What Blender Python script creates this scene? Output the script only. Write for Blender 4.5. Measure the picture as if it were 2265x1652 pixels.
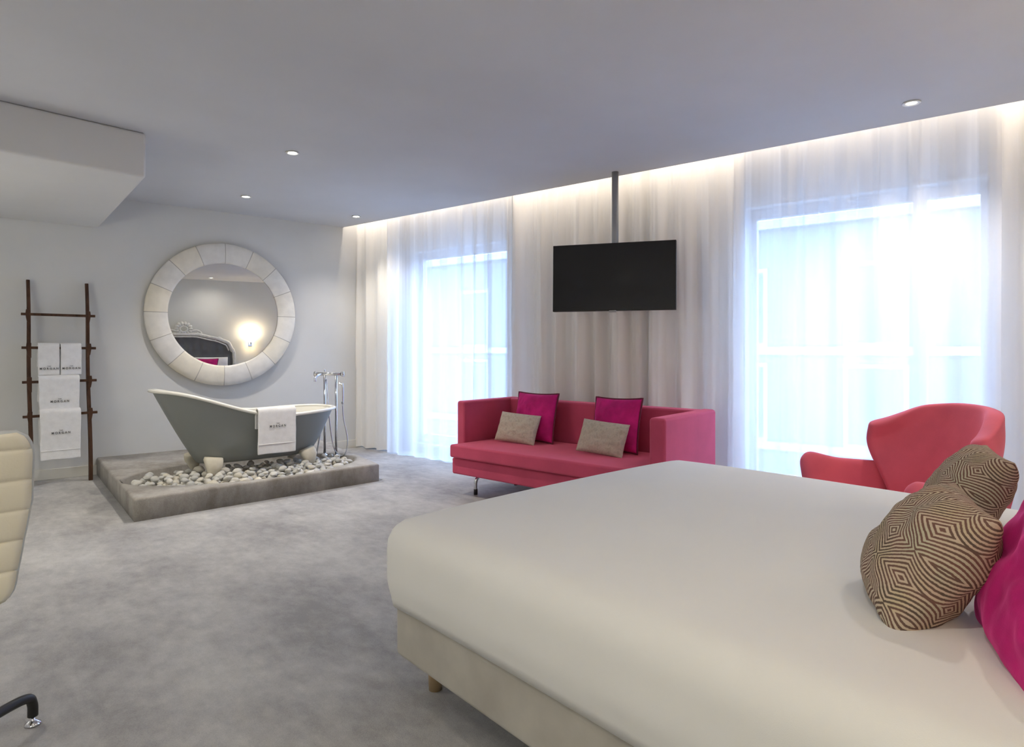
import bpy, bmesh, math, random
from mathutils import Vector, Matrix, noise
random.seed(7)
PI = math.pi
C = bpy.context.scene.collection
for o in list(bpy.data.objects): bpy.data.objects.remove(o)

# ------------------------------------------------------------------ camera
# room frame: +Y towards the mirror wall, +X along it, Z up
F, CX, H0, HC = 1440.0, 1132.5, 772.0, 1.25
CA, SA = 0.7685, 0.6398
cam = bpy.data.cameras.new('camera'); camo = bpy.data.objects.new('camera', cam); C.objects.link(camo)
cam.sensor_width = 36; cam.lens = 36 * F / 2265; cam.shift_y = -(826 - H0) / 2265
camo.location = (0, 0, HC); camo.rotation_euler = (PI / 2, 0, -math.atan2(SA, CA))
cam.clip_start = 0.02
bpy.context.scene.camera = camo

def at(px, py, z):           # point of the photograph at a known height -> room coordinates
    Y = F * (HC - z) / (py - H0); X = (px - CX) / F * Y
    return Vector((CA * X + SA * Y, -SA * X + CA * Y, z))
def atY(px, py, Y):
    X = (px - CX) / F * Y
    return Vector((CA * X + SA * Y, -SA * X + CA * Y, HC - (py - H0) / F * Y))

# ------------------------------------------------------------------ world, lamps, exposure
S = bpy.context.scene
S.view_settings.view_transform = 'Standard'; S.view_settings.look = 'None'
S.view_settings.gamma = 1; S.view_settings.use_curve_mapping = False
S.view_settings.exposure = 1.25
w = bpy.data.worlds.new('sky'); S.world = w; w.use_nodes = True
bg = w.node_tree.nodes['Background']; bg.inputs[0].default_value = (0.41, 0.59, 1.0, 1); bg.inputs[1].default_value = 7.4

CEIL = 2.778
WD = Vector((0.2042, -0.9789, 0)).normalized()     # along the window wall
WN = Vector((-WD.y, WD.x, 0))                      # outwards through it
CORN = Vector((3.603, 7.643, 0))                   # where ceiling slot meets the mirror wall
def wl(u, n, z=0.0): return CORN + WD * u + WN * n + Vector((0, 0, z))
WROT = math.atan2(WD.y, WD.x)

def area(name, loc, rot, sx, sy, power, col, parent=None):
    l = bpy.data.lights.new(name, 'AREA'); l.shape = 'RECTANGLE'; l.size = sx; l.size_y = sy
    l.energy = power; l.color = col
    o = bpy.data.objects.new(name, l); C.objects.link(o); o.location = loc; o.rotation_euler = rot
    if parent: o.parent = parent
    return o
def aim(o, d): o.rotation_euler = Vector(d).to_track_quat('-Z', 'Y').to_euler()

# ------------------------------------------------------------------ materials
def mat(name, base=(.8,.8,.8), rough=.6, metal=0, sheen=0, spec=.5, emit=None, es=0, coat=0):
    m = bpy.data.materials.new(name); m.use_nodes = True
    b = m.node_tree.nodes['Principled BSDF']
    b.inputs['Base Color'].default_value = (*base, 1); b.inputs['Roughness'].default_value = rough
    b.inputs['Metallic'].default_value = metal; b.inputs['Sheen Weight'].default_value = sheen
    b.inputs['Specular IOR Level'].default_value = spec; b.inputs['Coat Weight'].default_value = coat
    if emit: b.inputs['Emission Color'].default_value = (*emit, 1); b.inputs['Emission Strength'].default_value = es
    return m
def nd(m, t, **k):
    n = m.node_tree.nodes.new(t)
    for a, v in k.items(): setattr(n, a, v)
    return n
def lk(m, a, b): m.node_tree.links.new(a, b)
def mth(m, op, a, b=None, c=None):
    n = nd(m, 'ShaderNodeMath', operation=op)
    for i, v in enumerate((a, b, c)):
        if v is None: continue
        if isinstance(v, (int, float)): n.inputs[i].default_value = v
        else: lk(m, v, n.inputs[i])
    return n.outputs[0]
def ramp(m, fac, stops):
    n = nd(m, 'ShaderNodeValToRGB'); r = n.color_ramp
    while len(r.elements) < len(stops): r.elements.new(.5)
    for e, (p, c) in zip(r.elements, stops): e.position = p; e.color = (*c, 1)
    lk(m, fac, n.inputs[0]); return n.outputs[0]
def noisetex(m, scale, detail=4, vec=None, rough=.55, sc3=None):
    co = nd(m, 'ShaderNodeTexCoord').outputs['Object'] if vec is None else vec
    if sc3:
        mp = nd(m, 'ShaderNodeMapping'); mp.inputs['Scale'].default_value = sc3; lk(m, co, mp.inputs[0]); co = mp.outputs[0]
    n = nd(m, 'ShaderNodeTexNoise'); n.inputs['Scale'].default_value = scale; n.inputs['Detail'].default_value = detail
    n.inputs['Roughness'].default_value = rough
    lk(m, co, n.inputs['Vector']); return n.outputs['Fac']
def bump(m, h, s=.2, d=.01):
    n = nd(m, 'ShaderNodeBump'); n.inputs['Strength'].default_value = s; n.inputs['Distance'].default_value = d
    lk(m, h, n.inputs['Height']); lk(m, n.outputs[0], m.node_tree.nodes['Principled BSDF'].inputs['Normal'])
def basecol(m, c): lk(m, c, m.node_tree.nodes['Principled BSDF'].inputs['Base Color'])
def mottled(name, stops, scale, rough=.8, sheen=0, bs=0, bscale=300, sc3=None, detail=4):
    m = mat(name, rough=rough, sheen=sheen, spec=.2); basecol(m, ramp(m, noisetex(m, scale, detail, sc3=sc3), stops))
    if bs: bump(m, noisetex(m, bscale, 2), bs, .004)
    return m

M = {}
M['wall'] = mottled('wall_paint', [(.3, (.62,.625,.61)), (.7, (.66,.66,.645))], 1.5, .85, bs=.08, bscale=90)
M['ceil'] = mottled('ceiling_paint', [(.3, (.59,.595,.615)), (.7, (.63,.635,.655))], 1.1, .9)
M['soffit'] = mottled('soffit_paint', [(.3, (.68,.68,.68)), (.7, (.72,.72,.71))], 1.1, .9)
M['skirt'] = mat('white_gloss_trim', (.66,.65,.60), .4)
M['white'] = mat('white_lacquer', (.8,.8,.78), .3)
def carpet(name, lo, mid, hi, sc3=(1.3, .8, 1)):
    m = mat(name, rough=.95, spec=.1, sheen=.15)
    a = noisetex(m, 1.5, 5, sc3=sc3, rough=.62); b = noisetex(m, 9, 4, sc3=(1.7, 1, 1), rough=.7)
    c = mth(m, 'MULTIPLY', noisetex(m, 160, 2), .16)
    f = mth(m, 'ADD', mth(m, 'ADD', mth(m, 'MULTIPLY', a, .62), mth(m, 'MULTIPLY', b, .30)), c)
    basecol(m, ramp(m, f, [(.42, lo), (.54, mid), (.66, hi)])); bump(m, noisetex(m, 260, 2), .35, .006)
    return m
M['carpet'] = carpet('mottled_grey_carpet', (.27,.265,.265), (.38,.375,.37), (.49,.485,.47))
M['podium'] = carpet('taupe_grey_carpet', (.22,.20,.175), (.32,.30,.27), (.43,.41,.38), (1.5, 1.5, .4))
M['wood'] = mottled('dark_walnut', [(.3, (.035,.018,.011)), (.7, (.10,.05,.03))], 14, .45, sc3=(3, 3, .4))
M['towel'] = mottled('white_terry', [(.3, (.80,.80,.80)), (.7, (.88,.88,.88))], 20, .95, sheen=.3, bs=.6, bscale=350)
M['thread'] = mat('grey_embroidery', (.10,.10,.11), .8)
M['tubgrey'] = mat('grey_tub_enamel', (.225,.24,.232), .45)
M['tubwhite'] = mat('white_tub_enamel', (.84,.83,.77), .15, coat=.4)
M['foot'] = mottled('cream_painted_iron', [(.3, (.62,.58,.46)), (.7, (.74,.70,.58))], 12, .5, bs=.2, bscale=60)
M['chrome'] = mat('chrome', (.66,.67,.70), .14, 1)
M['steel'] = mat('satin_grey_metal', (.36,.37,.38), .4, .4)
M['black'] = mat('black_metal', (.012,.012,.013), .4)
M['screen'] = mat('tv_glass', (.012,.013,.015), .12, spec=.5)
M['mirror'] = mat('silvered_glass', (.90,.92,.90), .005, 1)
def velvet(name, c, dark=.72, sc=3.5, sheen=.5):
    m = mottled(name, [(.3, tuple(x*dark for x in c)), (.7, c)], sc, .75, sheen=0, bs=.15, bscale=260)
    b = m.node_tree.nodes['Principled BSDF']; b.inputs['Sheen Weight'].default_value = sheen
    b.inputs['Sheen Tint'].default_value = (*[min(1, x*1.6+.12) for x in c], 1); b.inputs['Sheen Roughness'].default_value = .4
    return m
M['sofa'] = velvet('dusty_rose_velvet', (.60,.085,.16), .8, sheen=.9)
M['chairv'] = velvet('coral_rose_velvet', (.76,.14,.20), .85, 5, sheen=.8)
M['magenta'] = velvet('magenta_velvet', (.66,.016,.21), .62, 9, .7)
M['piping'] = mat('dark_plum_piping', (.14,.008,.035), .7)
M['duvet'] = mottled('ivory_cotton', [(.3, (.78,.78,.755)), (.7, (.80,.80,.775))], 2.0, .9, bs=.06, bscale=400)
M['bedbase'] = mottled('grey_suede', [(.3, (.36,.34,.30)), (.7, (.46,.44,.39))], 5, .9, sheen=.2)
M['beech'] = mat('pale_beech', (.42,.30,.17), .5)
M['leather'] = mottled('cream_leather', [(.3, (.80,.75,.60)), (.7, (.86,.81,.66))], 4, .4, bs=.1, bscale=120)
M['greytrim'] = mat('pale_grey_edge', (.55,.57,.55), .4)
M['pillowwhite'] = mottled('white_linen', [(.3, (.78,.78,.78)), (.7, (.84,.84,.84))], 6, .9)
M['headvelvet'] = velvet('charcoal_velvet', (.17,.175,.18), .8)
M['silver'] = mottled('antique_white_gesso', [(.3, (.62,.62,.60)), (.7, (.8,.8,.78))], 20, .4)
M['sidefab'] = mottled('oatmeal_weave', [(.35, (.44,.38,.31)), (.5, (.54,.47,.39)), (.65, (.44,.39,.33))], 34, .95, bs=.4, bscale=300)

def pebblemat(name, c):
    return mottled(name, [(.3, tuple(x*.85 for x in c)), (.7, c)], 14, .65, bs=.15, bscale=60)
PEB = [pebblemat('pebble_white', (.78,.76,.70)), pebblemat('pebble_grey', (.60,.60,.57)), pebblemat('pebble_cream', (.72,.68,.58)),
       pebblemat('pebble_pale', (.68,.67,.63))]

# sheer curtain: part diffuse, part translucent, part see-through
def sheer(name, see=.24, c=(.84,.82,.79), trn=.36):
    m = bpy.data.materials.new(name); m.use_nodes = True; t = m.node_tree; t.nodes.clear()
    out = nd(m, 'ShaderNodeOutputMaterial'); d = nd(m, 'ShaderNodeBsdfDiffuse'); tr = nd(m, 'ShaderNodeBsdfTranslucent'); tp = nd(m, 'ShaderNodeBsdfTransparent')
    d.inputs[0].default_value = (*c, 1); tr.inputs[0].default_value = (*c, 1)
    mx = nd(m, 'ShaderNodeMixShader'); mx.inputs[0].default_value = trn; lk(m, d.outputs[0], mx.inputs[1]); lk(m, tr.outputs[0], mx.inputs[2])
    lw = nd(m, 'ShaderNodeLayerWeight'); lw.inputs[0].default_value = .5
    f = mth(m, 'SUBTRACT', 1.0, mth(m, 'MULTIPLY', mth(m, 'SUBTRACT', 1.0, lw.outputs['Facing']), see * 1.35))
    m2 = nd(m, 'ShaderNodeMixShader'); lk(m, f, m2.inputs[0]); lk(m, tp.outputs[0], m2.inputs[1]); lk(m, mx.outputs[0], m2.inputs[2])
    lk(m, m2.outputs[0], out.inputs[0]); return m
M['sheer'] = sheer('sheer_voile', .20, (.90,.885,.86))
M['drape'] = sheer('dense_voile', .02, (.96,.94,.90), .08)
def glassm():
    m = bpy.data.materials.new('window_glass'); m.use_nodes = True; t = m.node_tree; t.nodes.clear()
    out = nd(m, 'ShaderNodeOutputMaterial'); tp = nd(m, 'ShaderNodeBsdfTransparent'); g = nd(m, 'ShaderNodeBsdfGlossy'); g.inputs['Roughness'].default_value = .02
    tp.inputs[0].default_value = (.93,.96,.98,1)
    mx = nd(m, 'ShaderNodeMixShader'); mx.inputs[0].default_value = .06; lk(m, tp.outputs[0], mx.inputs[1]); lk(m, g.outputs[0], mx.inputs[2]); lk(m, mx.outputs[0], out.inputs[0]); return m
M['glass'] = glassm()
M['frame_w'] = mat('window_frame_white', (.8,.8,.8), .4)

# bone-tiled ring: seams and per-tile tint from the polar angle
def bone():
    m = mat('bone_tile', rough=.45, spec=.4)
    co = nd(m, 'ShaderNodeTexCoord').outputs['Object']; sp = nd(m, 'ShaderNodeSeparateXYZ'); lk(m, co, sp.inputs[0])
    a = mth(m, 'MULTIPLY', mth(m, 'ADD', mth(m, 'ARCTAN2', sp.outputs[2], sp.outputs[0]), PI), 16 / (2*PI))
    a = mth(m, 'ADD', a, .02)
    fr = mth(m, 'FRACT', a); e = mth(m, 'MINIMUM', fr, mth(m, 'SUBTRACT', 1.0, fr))
    seam = mth(m, 'LESS_THAN', e, .014)
    wn = nd(m, 'ShaderNodeTexWhiteNoise', noise_dimensions='1D'); lk(m, mth(m, 'FLOOR', a), wn.inputs['W'])
    tint = ramp(m, wn.outputs['Value'], [(.1, (.76,.745,.71)), (.5, (.80,.78,.73)), (.9, (.82,.77,.65))])
    mot = ramp(m, noisetex(m, 9, 5), [(.3, (.86,.86,.86)), (.7, (1,1,1))])
    mm = nd(m, 'ShaderNodeMix', data_type='RGBA', blend_type='MULTIPLY'); mm.inputs['Factor'].default_value = 1
    lk(m, tint, mm.inputs['A']); lk(m, mot, mm.inputs['B'])
    m3 = nd(m, 'ShaderNodeMix', data_type='RGBA'); lk(m, seam, m3.inputs['Factor']); lk(m, mm.outputs['Result'], m3.inputs['A'])
    m3.inputs['B'].default_value = (.42,.40,.36,1); basecol(m, m3.outputs['Result']); return m
M['bone'] = bone()

# woven concentric diamonds
def diamonds():
    m = mat('diamond_weave', rough=.95, spec=.1)
    co = nd(m, 'ShaderNodeTexCoord').outputs['Object']; sp = nd(m, 'ShaderNodeSeparateXYZ'); lk(m, co, sp.inputs[0])
    def tri(x, per, off):
        f = mth(m, 'FRACT', mth(m, 'ADD', mth(m, 'DIVIDE', x, per), off)); return mth(m, 'ABSOLUTE', mth(m, 'SUBTRACT', f, .5))
    wob = mth(m, 'MULTIPLY', noisetex(m, 5, 2), .02)
    x = mth(m, 'ADD', sp.outputs[0], wob); z = mth(m, 'ADD', sp.outputs[2], wob)
    d = mth(m, 'ADD', tri(x, .15, .1), tri(z, .13, .3))
    s = mth(m, 'SINE', mth(m, 'MULTIPLY', d, 2*PI*13))
    nz = mth(m, 'MULTIPLY', mth(m, 'SUBTRACT', noisetex(m, 220, 2), .5), 1.6)
    f = mth(m, 'ADD', mth(m, 'MULTIPLY', mth(m, 'ADD', s, nz), .5), .5)
    lt = ramp(m, noisetex(m, 12, 2), [(.35, (.52,.43,.29)), (.5, (.54,.43,.33)), (.65, (.49,.45,.33))])
    dk = ramp(m, noisetex(m, 15, 2), [(.35, (.12,.09,.07)), (.6, (.18,.10,.08))])
    mx = nd(m, 'ShaderNodeMix', data_type='RGBA'); lk(m, ramp(m, f, [(.38, (0,0,0)), (.62, (1,1,1))]), mx.inputs['Factor'])
    lk(m, dk, mx.inputs['A']); lk(m, lt, mx.inputs['B']); basecol(m, mx.outputs['Result'])
    bump(m, f, .3, .003); return m
M['diamond'] = diamonds()

def brick():
    m = mat('pale_brick', rough=.9)
    br = nd(m, 'ShaderNodeTexBrick'); co = nd(m, 'ShaderNodeTexCoord').outputs['Object']
    sp = nd(m, 'ShaderNodeSeparateXYZ'); lk(m, co, sp.inputs[0]); cb = nd(m, 'ShaderNodeCombineXYZ'); lk(m, sp.outputs[0], cb.inputs[0]); lk(m, sp.outputs[2], cb.inputs[1])
    lk(m, cb.outputs[0], br.inputs['Vector']); br.inputs['Scale'].default_value = 2.2
    br.inputs['Color1'].default_value = (.155,.165,.18,1); br.inputs['Color2'].default_value = (.175,.18,.195,1); br.inputs['Mortar'].default_value = (.20,.205,.21,1)
    basecol(m, br.outputs[0]); return m
M['brick'] = brick()
M['stone'] = mat('white_stone_band', (.42,.42,.42), .8)
M['street'] = mat('pavement', (.4,.4,.4), .9)
M['darkglass'] = mat('far_window_glass', (.10,.12,.15), .3)

# ------------------------------------------------------------------ mesh helpers
def smooth(bm): 
    for f in bm.faces: f.smooth = True
def obj(name, bm, m, parent=None, sm=True, bevel=0, sub=0, solid=0, off=0, wn=False, seg=3):
    bmesh.ops.recalc_face_normals(bm, faces=bm.faces)
    if sm: smooth(bm)
    me = bpy.data.meshes.new(name); bm.to_mesh(me); bm.free()
    if m is not None: me.materials.append(m if not isinstance(m, str) else M[m])
    o = bpy.data.objects.new(name, me); C.objects.link(o)
    if parent: o.parent = parent
    if solid: s = o.modifiers.new('solid', 'SOLIDIFY'); s.thickness = solid; s.offset = off
    if bevel: b = o.modifiers.new('bevel', 'BEVEL'); b.width = bevel; b.segments = seg; b.limit_method = 'ANGLE'; b.angle_limit = math.radians(40)
    if sub: s = o.modifiers.new('sub', 'SUBSURF'); s.levels = sub; s.render_levels = sub
    if bevel and sm: n = o.modifiers.new('wn', 'WEIGHTED_NORMAL'); n.keep_sharp = False
    return o
def thing(name, label, cat, loc=(0,0,0), rz=0, group=None):
    o = bpy.data.objects.new(name, None); C.objects.link(o); o.location = loc; o.rotation_euler = (0,0,rz)
    o.empty_display_size = .05
    return tag(o, label, cat, group)
def tag(o, label, cat, group=None, kind=None):
    o['label'] = label; o['category'] = cat
    if group: o['group'] = group
    if kind: o['kind'] = kind
    return o
def struct(o): o['kind'] = 'structure'; return o
def box(bm, x0, x1, y0, y1, z0, z1, mtx=None):
    vs = [bm.verts.new((x, y, z)) for x in (x0, x1) for y in (y0, y1) for z in (z0, z1)]
    if mtx is not None:
        for v in vs: v.co = mtx @ v.co
    for q in ((0,1,3,2),(4,6,7,5),(0,4,5,1),(2,3,7,6),(0,2,6,4),(1,5,7,3)): bm.faces.new([vs[i] for i in q])
    return bm
def B(*a, mtx=None): return box(bmesh.new(), *a, mtx=mtx)
def prism(pts, z0, z1, bm=None):
    bm = bm or bmesh.new()
    lo = [bm.verts.new((p[0], p[1], z0)) for p in pts]; hi = [bm.verts.new((p[0], p[1], z1)) for p in pts]
    n = len(pts); bm.faces.new(lo[::-1]); bm.faces.new(hi)
    for i in range(n): bm.faces.new([lo[i], lo[(i+1) % n], hi[(i+1) % n], hi[i]])
    return bm
def tube(bm, pts, r, n=10, cap=True):
    pts = [Vector(p) for p in pts]; rr = r if isinstance(r, (list, tuple)) else [r]*len(pts)
    t = (pts[1]-pts[0]).normalized(); up = Vector((0,0,1)) if abs(t.z) < .9 else Vector((1,0,0))
    a = t.cross(up).normalized(); rings = []
    for i, p in enumerate(pts):
        if i == 0: t = (pts[1]-p).normalized()
        elif i == len(pts)-1: t = (p-pts[i-1]).normalized()
        else: t = ((pts[i+1]-p).normalized() + (p-pts[i-1]).normalized()).normalized()
        a = (a - t*a.dot(t)).normalized(); b = t.cross(a)
        rings.append([bm.verts.new(p + (a*math.cos(2*PI*k/n) + b*math.sin(2*PI*k/n))*rr[i]) for k in range(n)])
    for r0, r1 in zip(rings, rings[1:]):
        for k in range(n): bm.faces.new([r0[k], r0[(k+1) % n], r1[(k+1) % n], r1[k]])
    if cap: bm.faces.new(rings[0][::-1]); bm.faces.new(rings[-1])
    return bm
def lathe(bm, prof, n=24, c=(0,0), axis='z'):
    rings = []
    for r, h in prof:
        ring = []
        for k in range(n):
            x, y = r*math.cos(2*PI*k/n), r*math.sin(2*PI*k/n)
            ring.append(bm.verts.new((c[0]+x, c[1]+y, h) if axis == 'z' else (c[0]+x, h, c[1]+y)))
        rings.append(ring)
    for r0, r1 in zip(rings, rings[1:]):
        for k in range(n): bm.faces.new([r0[k], r0[(k+1) % n], r1[(k+1) % n], r1[k]])
    bm.faces.new(rings[0][::-1]); bm.faces.new(rings[-1]); return bm
def grid(fn, nu, nv, closed=False):
    bm = bmesh.new(); g = [[bm.verts.new(fn(i/nu, j/nv)) for j in range(nv+1)] for i in range(nu+1)]
    for i in range(nu):
        for j in range(nv): bm.faces.new([g[i][j], g[i+1][j], g[i+1][j+1], g[i][j+1]])
    if closed: bmesh.ops.remove_doubles(bm, verts=bm.verts, dist=1e-5)
    return bm
def bez(p, n=10):      # Catmull-Rom through points
    p = [Vector(q) for q in p]; P = [p[0]*2-p[1]] + p + [p[-1]*2-p[-2]]; out = []
    for i in range(1, len(P)-2):
        for k in range(n):
            t = k/n; a, b, c, d = P[i-1], P[i], P[i+1], P[i+2]
            out.append(.5*((2*b) + (c-a)*t + (2*a-5*b+4*c-d)*t*t + (-a+3*b-3*c+d)*t**3))
    out.append(p[-1]); return out
def sstep(a, b, x): t = max(0, min(1, (x-a)/(b-a))); return t*t*(3-2*t)

# ------------------------------------------------------------------ the room
X0, Y0, Y1 = -1.8, -.45, 7.643
UL = (Y1 - Y0) / .9789                 # length of the window wall
pe = wl(UL, 0); pw = wl(UL, .42)
cw = wl(0, .42); cw.y = Y1; cw.x = 3.603 + .42/.9789
struct(obj('floor', prism([(X0, Y0), (pw.x, Y0), (cw.x+.1, Y1), (X0, Y1)], -.1, 0), 'carpet', sm=False))
struct(obj('ceiling', prism([(X0, Y0), (pe.x, Y0), (CORN.x, Y1), (X0, Y1)], CEIL, CEIL+.10), 'ceil', sm=False))
sl = [(pe.x-.3, Y0), (pw.x, Y0), (cw.x, Y1), (CORN.x-.3, Y1)]
struct(obj('trim_1', prism(sl, CEIL+.34, CEIL+.42), 'ceil', sm=False))
sb = [(pe.x-.34, Y0), (pe.x-.3, Y0), (CORN.x-.3, Y1), (CORN.x-.34, Y1)]
struct(obj('trim_2', prism(sb, CEIL+.10, CEIL+.42), 'ceil', sm=False))
struct(obj('wall_back', B(X0-.15, cw.x+.5, Y1, Y1+.15, -.1, CEIL+.42), 'wall', sm=False))
struct(obj('wall_left', B(X0-.15, X0, Y0, Y1, -.1, CEIL+.1), 'wall', sm=False))
struct(obj('wall_head', B(X0-.15, pw.x+.4, Y0-.15, Y0, -.1, CEIL+.42), 'wall', sm=False))
struct(obj('baseboard_back', B(X0, .975, Y1-.018, Y1, 0, .10), 'skirt', bevel=.004))
struct(obj('baseboard_right', B(3.27, cw.x, Y1-.018, Y1, 0, .10), 'skirt', bevel=.004))
# boxed soffit
so = obj('soffit', prism([(X0, 4.775), (.10, 5.07), (.958, 5.204), (.99, Y1), (X0, Y1)], 2.462, CEIL), 'soffit', bevel=.02)
so.name = 'trim_3'; struct(so)

# window wall with two openings (frame: local x along the wall, local y outwards)
WR = bpy.data.objects.new('wall_right', None)
WM = Matrix.Translation(CORN) @ Matrix.Rotation(WROT, 4, 'Z')
def uwall(px, n=.42):                # where the sight line through a photo column meets the wall plane
    d = atY(px, H0, 1.0) - Vector((0,0,HC)); d.z = 0
    # solve s*d = CORN + WD*u + WN*n
    A = CORN + WN*n
    det = d.x*(-WD.y) - (-WD.x)*d.y
    s = (A.x*(-WD.y) + WD.x*A.y)/det; u = (d.x*A.y - d.y*A.x)/det
    return u, s
def wz(px, py, n=.42): u, s = uwall(px, n); return HC - (py-H0)/F*s
u1a, u1b = uwall(912)[0], uwall(1122)[0]; u2a, u2b = uwall(1648)[0], uwall(2188)[0]
zt1 = wz(935, 560, .5); zt2 = wz(1656, 472, .5)
TOPW = (wz(1000, 545, .5) + zt2)/2
def wallpiece(bm, ua, ub, z0, z1): box(bm, ua, ub, .42, .67, z0, z1, WM)
bm = bmesh.new()
wallpiece(bm, -.6, u1a, -.1, CEIL+.42); wallpiece(bm, u1b, u2a, -.1, CEIL+.42); wallpiece(bm, u2b, UL+.4, -.1, CEIL+.42)
for a, b in ((u1a, u1b), (u2a, u2b)): wallpiece(bm, a, b, -.1, .10); wallpiece(bm, a, b, TOPW, CEIL+.42)
struct(obj('wall_right', bm, 'wall', sm=False))
def window(name, ua, ub, mull):
    f = bmesh.new(); w_ = .055
    box(f, ua, ub, .55, .61, TOPW-w_-.03, TOPW, WM); box(f, ua, ub, .55, .61, .10, .10+w_+.05, WM)
    box(f, ua, ua+w_, .55, .61, .10, TOPW, WM); box(f, ub-w_, ub, .55, .61, .10, TOPW, WM)
    for k in mull: box(f, k-.045, k+.045, .54, .615, .10, TOPW, WM)
    fo = struct(obj(name, f, 'frame_w', bevel=.006))
    g = obj('window_pane', B(ua+w_, ub-w_, .575, .585, .15, TOPW-w_, mtx=WM), 'glass', fo, sm=False)
window('window_1', u1a, u1b, []); window('window_2', u2a, u2b, [uwall(2030)[0]])

# LED strip resting on the ceiling edge inside the slot, washing the curtain
t = thing('led_strip', 'continuous warm white cove light strip hidden in the slot above the curtains', 'light strip', wl(0, -.02, CEIL+.10), WROT)
obj('strip_profile', B(.05, UL-.05, -.035, 0, 0, .012), 'white', t)
LM = mat('led_diffuser', (.9,.9,.9), .5, emit=(1, .86, .70), es=2.5)
obj('diffuser', B(.06, UL-.06, -.028, -.004, .012, .018), LM, t)
for k in range(4):
    seg = UL/4
    o = area('cove_lamp', (seg*(k+.5), .035, .06), (0,0,0), seg*.98, .02, 2.1, (1.0, .88, .76), t)
    o.rotation_euler = Vector((0, .86, .30)).to_track_quat('-Z', 'X').to_euler()
    o.rotation_euler = (math.radians(90-(-0)), 0, 0)
    # emits along local -Z: turn it towards local +y (the curtain)
    o.rotation_euler = (math.radians(22), 0, 0)

# ------------------------------------------------------------------ sheer curtains
def curtain(ua, ub, n0, seed, label, amp=.036, z0=.012, gather=1.0, m='sheer'):
    rnd = random.Random(seed); L = ub-ua; nu = int(L/.0115); nv = 26; Htop = CEIL+.30
    waves = []; x = 0; knots = []
    while x < L+.3: knots.append(x); x += rnd.uniform(.07, .17)
    amps = [rnd.uniform(.45, 1.15)*(1 if i % 2 else -1) for i in range(len(knots))]
    drift = [rnd.uniform(-.05, .05) for _ in knots]
    sharp = [rnd.uniform(.7, 1.6) for _ in knots]
    def fold(x, v):
        kk = [k + d*v for k, d in zip(knots, drift)]
        for i in range(len(kk)-1):
            if kk[i] <= x <= kk[i+1] or i == len(kk)-2:
                t_ = max(0, min(1, (x-kk[i])/max(.02, kk[i+1]-kk[i]))); s_ = t_*t_*(3-2*t_)
                return amps[i]*(1-s_) + amps[i+1]*s_
        return amps[0]
    def fn(i, j):
        v = 1-j; z = z0 + (Htop-z0)*j; x = L*i
        f = fold(x, v) * (.75+.45*v)
        fine = noise.noise(Vector((x*34+seed, v*1.2, seed)))*.35*(1-v*.75) + noise.noise(Vector((x*9+seed*3, v*.6, 2)))*.7
        mid = noise.noise(Vector((x*1.3, 3+seed, 0)))*.4
        y = n0 + amp*(f*gather + fine + mid)
        zz = z + (.004*math.sin(x*25) if j == 0 else 0)
        return wl(ua + x + .012*noise.noise(Vector((x*14, v*2, seed))), y, zz)
    bm = grid(fn, nu, nv)
    o = obj('sheer_curtain', bm, m)
    return tag(o, label, 'curtain', 'floor-length sheer curtains along the window wall')
uc = lambda px: uwall(px, .16)[0]
curtain(.03, uc(872), .20, 3, 'pale sheer curtain in the corner beside the bathtub podium, in front of solid wall', m='drape')
curtain(uc(862), uc(1140), .13, 11, 'backlit sheer curtain over the narrow window left of the sofa', z0=.008)
curtain(uc(1132), uc(1640), .20, 23, 'greyish sheer curtain behind the hanging television and the sofa', amp=.068, m='drape')
curtain(uc(1628), uc(2215), .13, 31, 'backlit sheer curtain over the wide window behind the armchair', z0=.008)
curtain(uc(2205), UL-.02, .20, 47, 'sheer curtain at the far right edge, beside the wide window', m='drape')

# ------------------------------------------------------------------ outside
fac = B(-12, 16, 7.0, 7.6, -4, 5.2, mtx=WM)
# the house across the street: wall, windows, stone bands
hb = thing('building', 'pale brick house with white bands seen dimly through the wide window', 'building', wl(0, 7.0, 0), WROT)
obj('wall', B(-6, 16, 0, .6, -4, 3.4), 'brick', hb, sm=False)
obj('cornice', B(-6, 16, -.12, .5, 3.4, 3.55), 'stone', hb, sm=False)
for z in (1.15, -.55): obj('stone_band', B(-6, 16, -.06, 0, z, z+.14), 'stone', hb, sm=False)
for i in range(9):
    x = -4.5+2.2*i
    for z0, z1 in ((1.29, 2.7), (-.41, 1.0)):
        f = obj('window', B(x, x+.95, -.03, .02, z0, z1), 'stone', hb, sm=False)
        obj('pane', B(x+.07, x+.88, -.04, -.02, z0+.07, z1-.07), 'darkglass', f, sm=False)
tag(struct(obj('pavement', B(-6, 16, .7, 7.0, -4.1, -4.0, mtx=WM), 'street', sm=False)), 'street outside', 'pavement')
bpy.data.objects['pavement'].name = 'ground'
fac.free()

# ------------------------------------------------------------------ downlights
def downlight(p, label, power, col=(1, .92, .80), lit=14, cone=110):
    t = thing('recessed_downlight', label, 'downlight', (p.x, p.y, CEIL), 0, 'recessed ceiling downlights')
    b = bmesh.new(); lathe(b, [(.030, -.001), (.050, -.002), (.052, -.006), (.046, -.010), (.032, -.006), (.030, -.001)], 32)
    obj('trim_ring', b, 'white', t)
    e = mat('lamp_glow', (1,1,1), .5, emit=(1, .95, .82), es=lit)
    b = bmesh.new(); lathe(b, [(.0005, -.004), (.030, -.004), (.030, -.002), (.0005, -.002)], 24); obj('bulb', b, e, t)
    l = bpy.data.lights.new('downlight_lamp', 'SPOT'); l.energy = power; l.color = col; l.spot_size = math.radians(cone); l.spot_blend = 1; l.shadow_soft_size = .03
    lo = bpy.data.objects.new('downlight_lamp', l); C.objects.link(lo); lo.parent = t; lo.location = (0,0,-.02)
    return t
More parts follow.
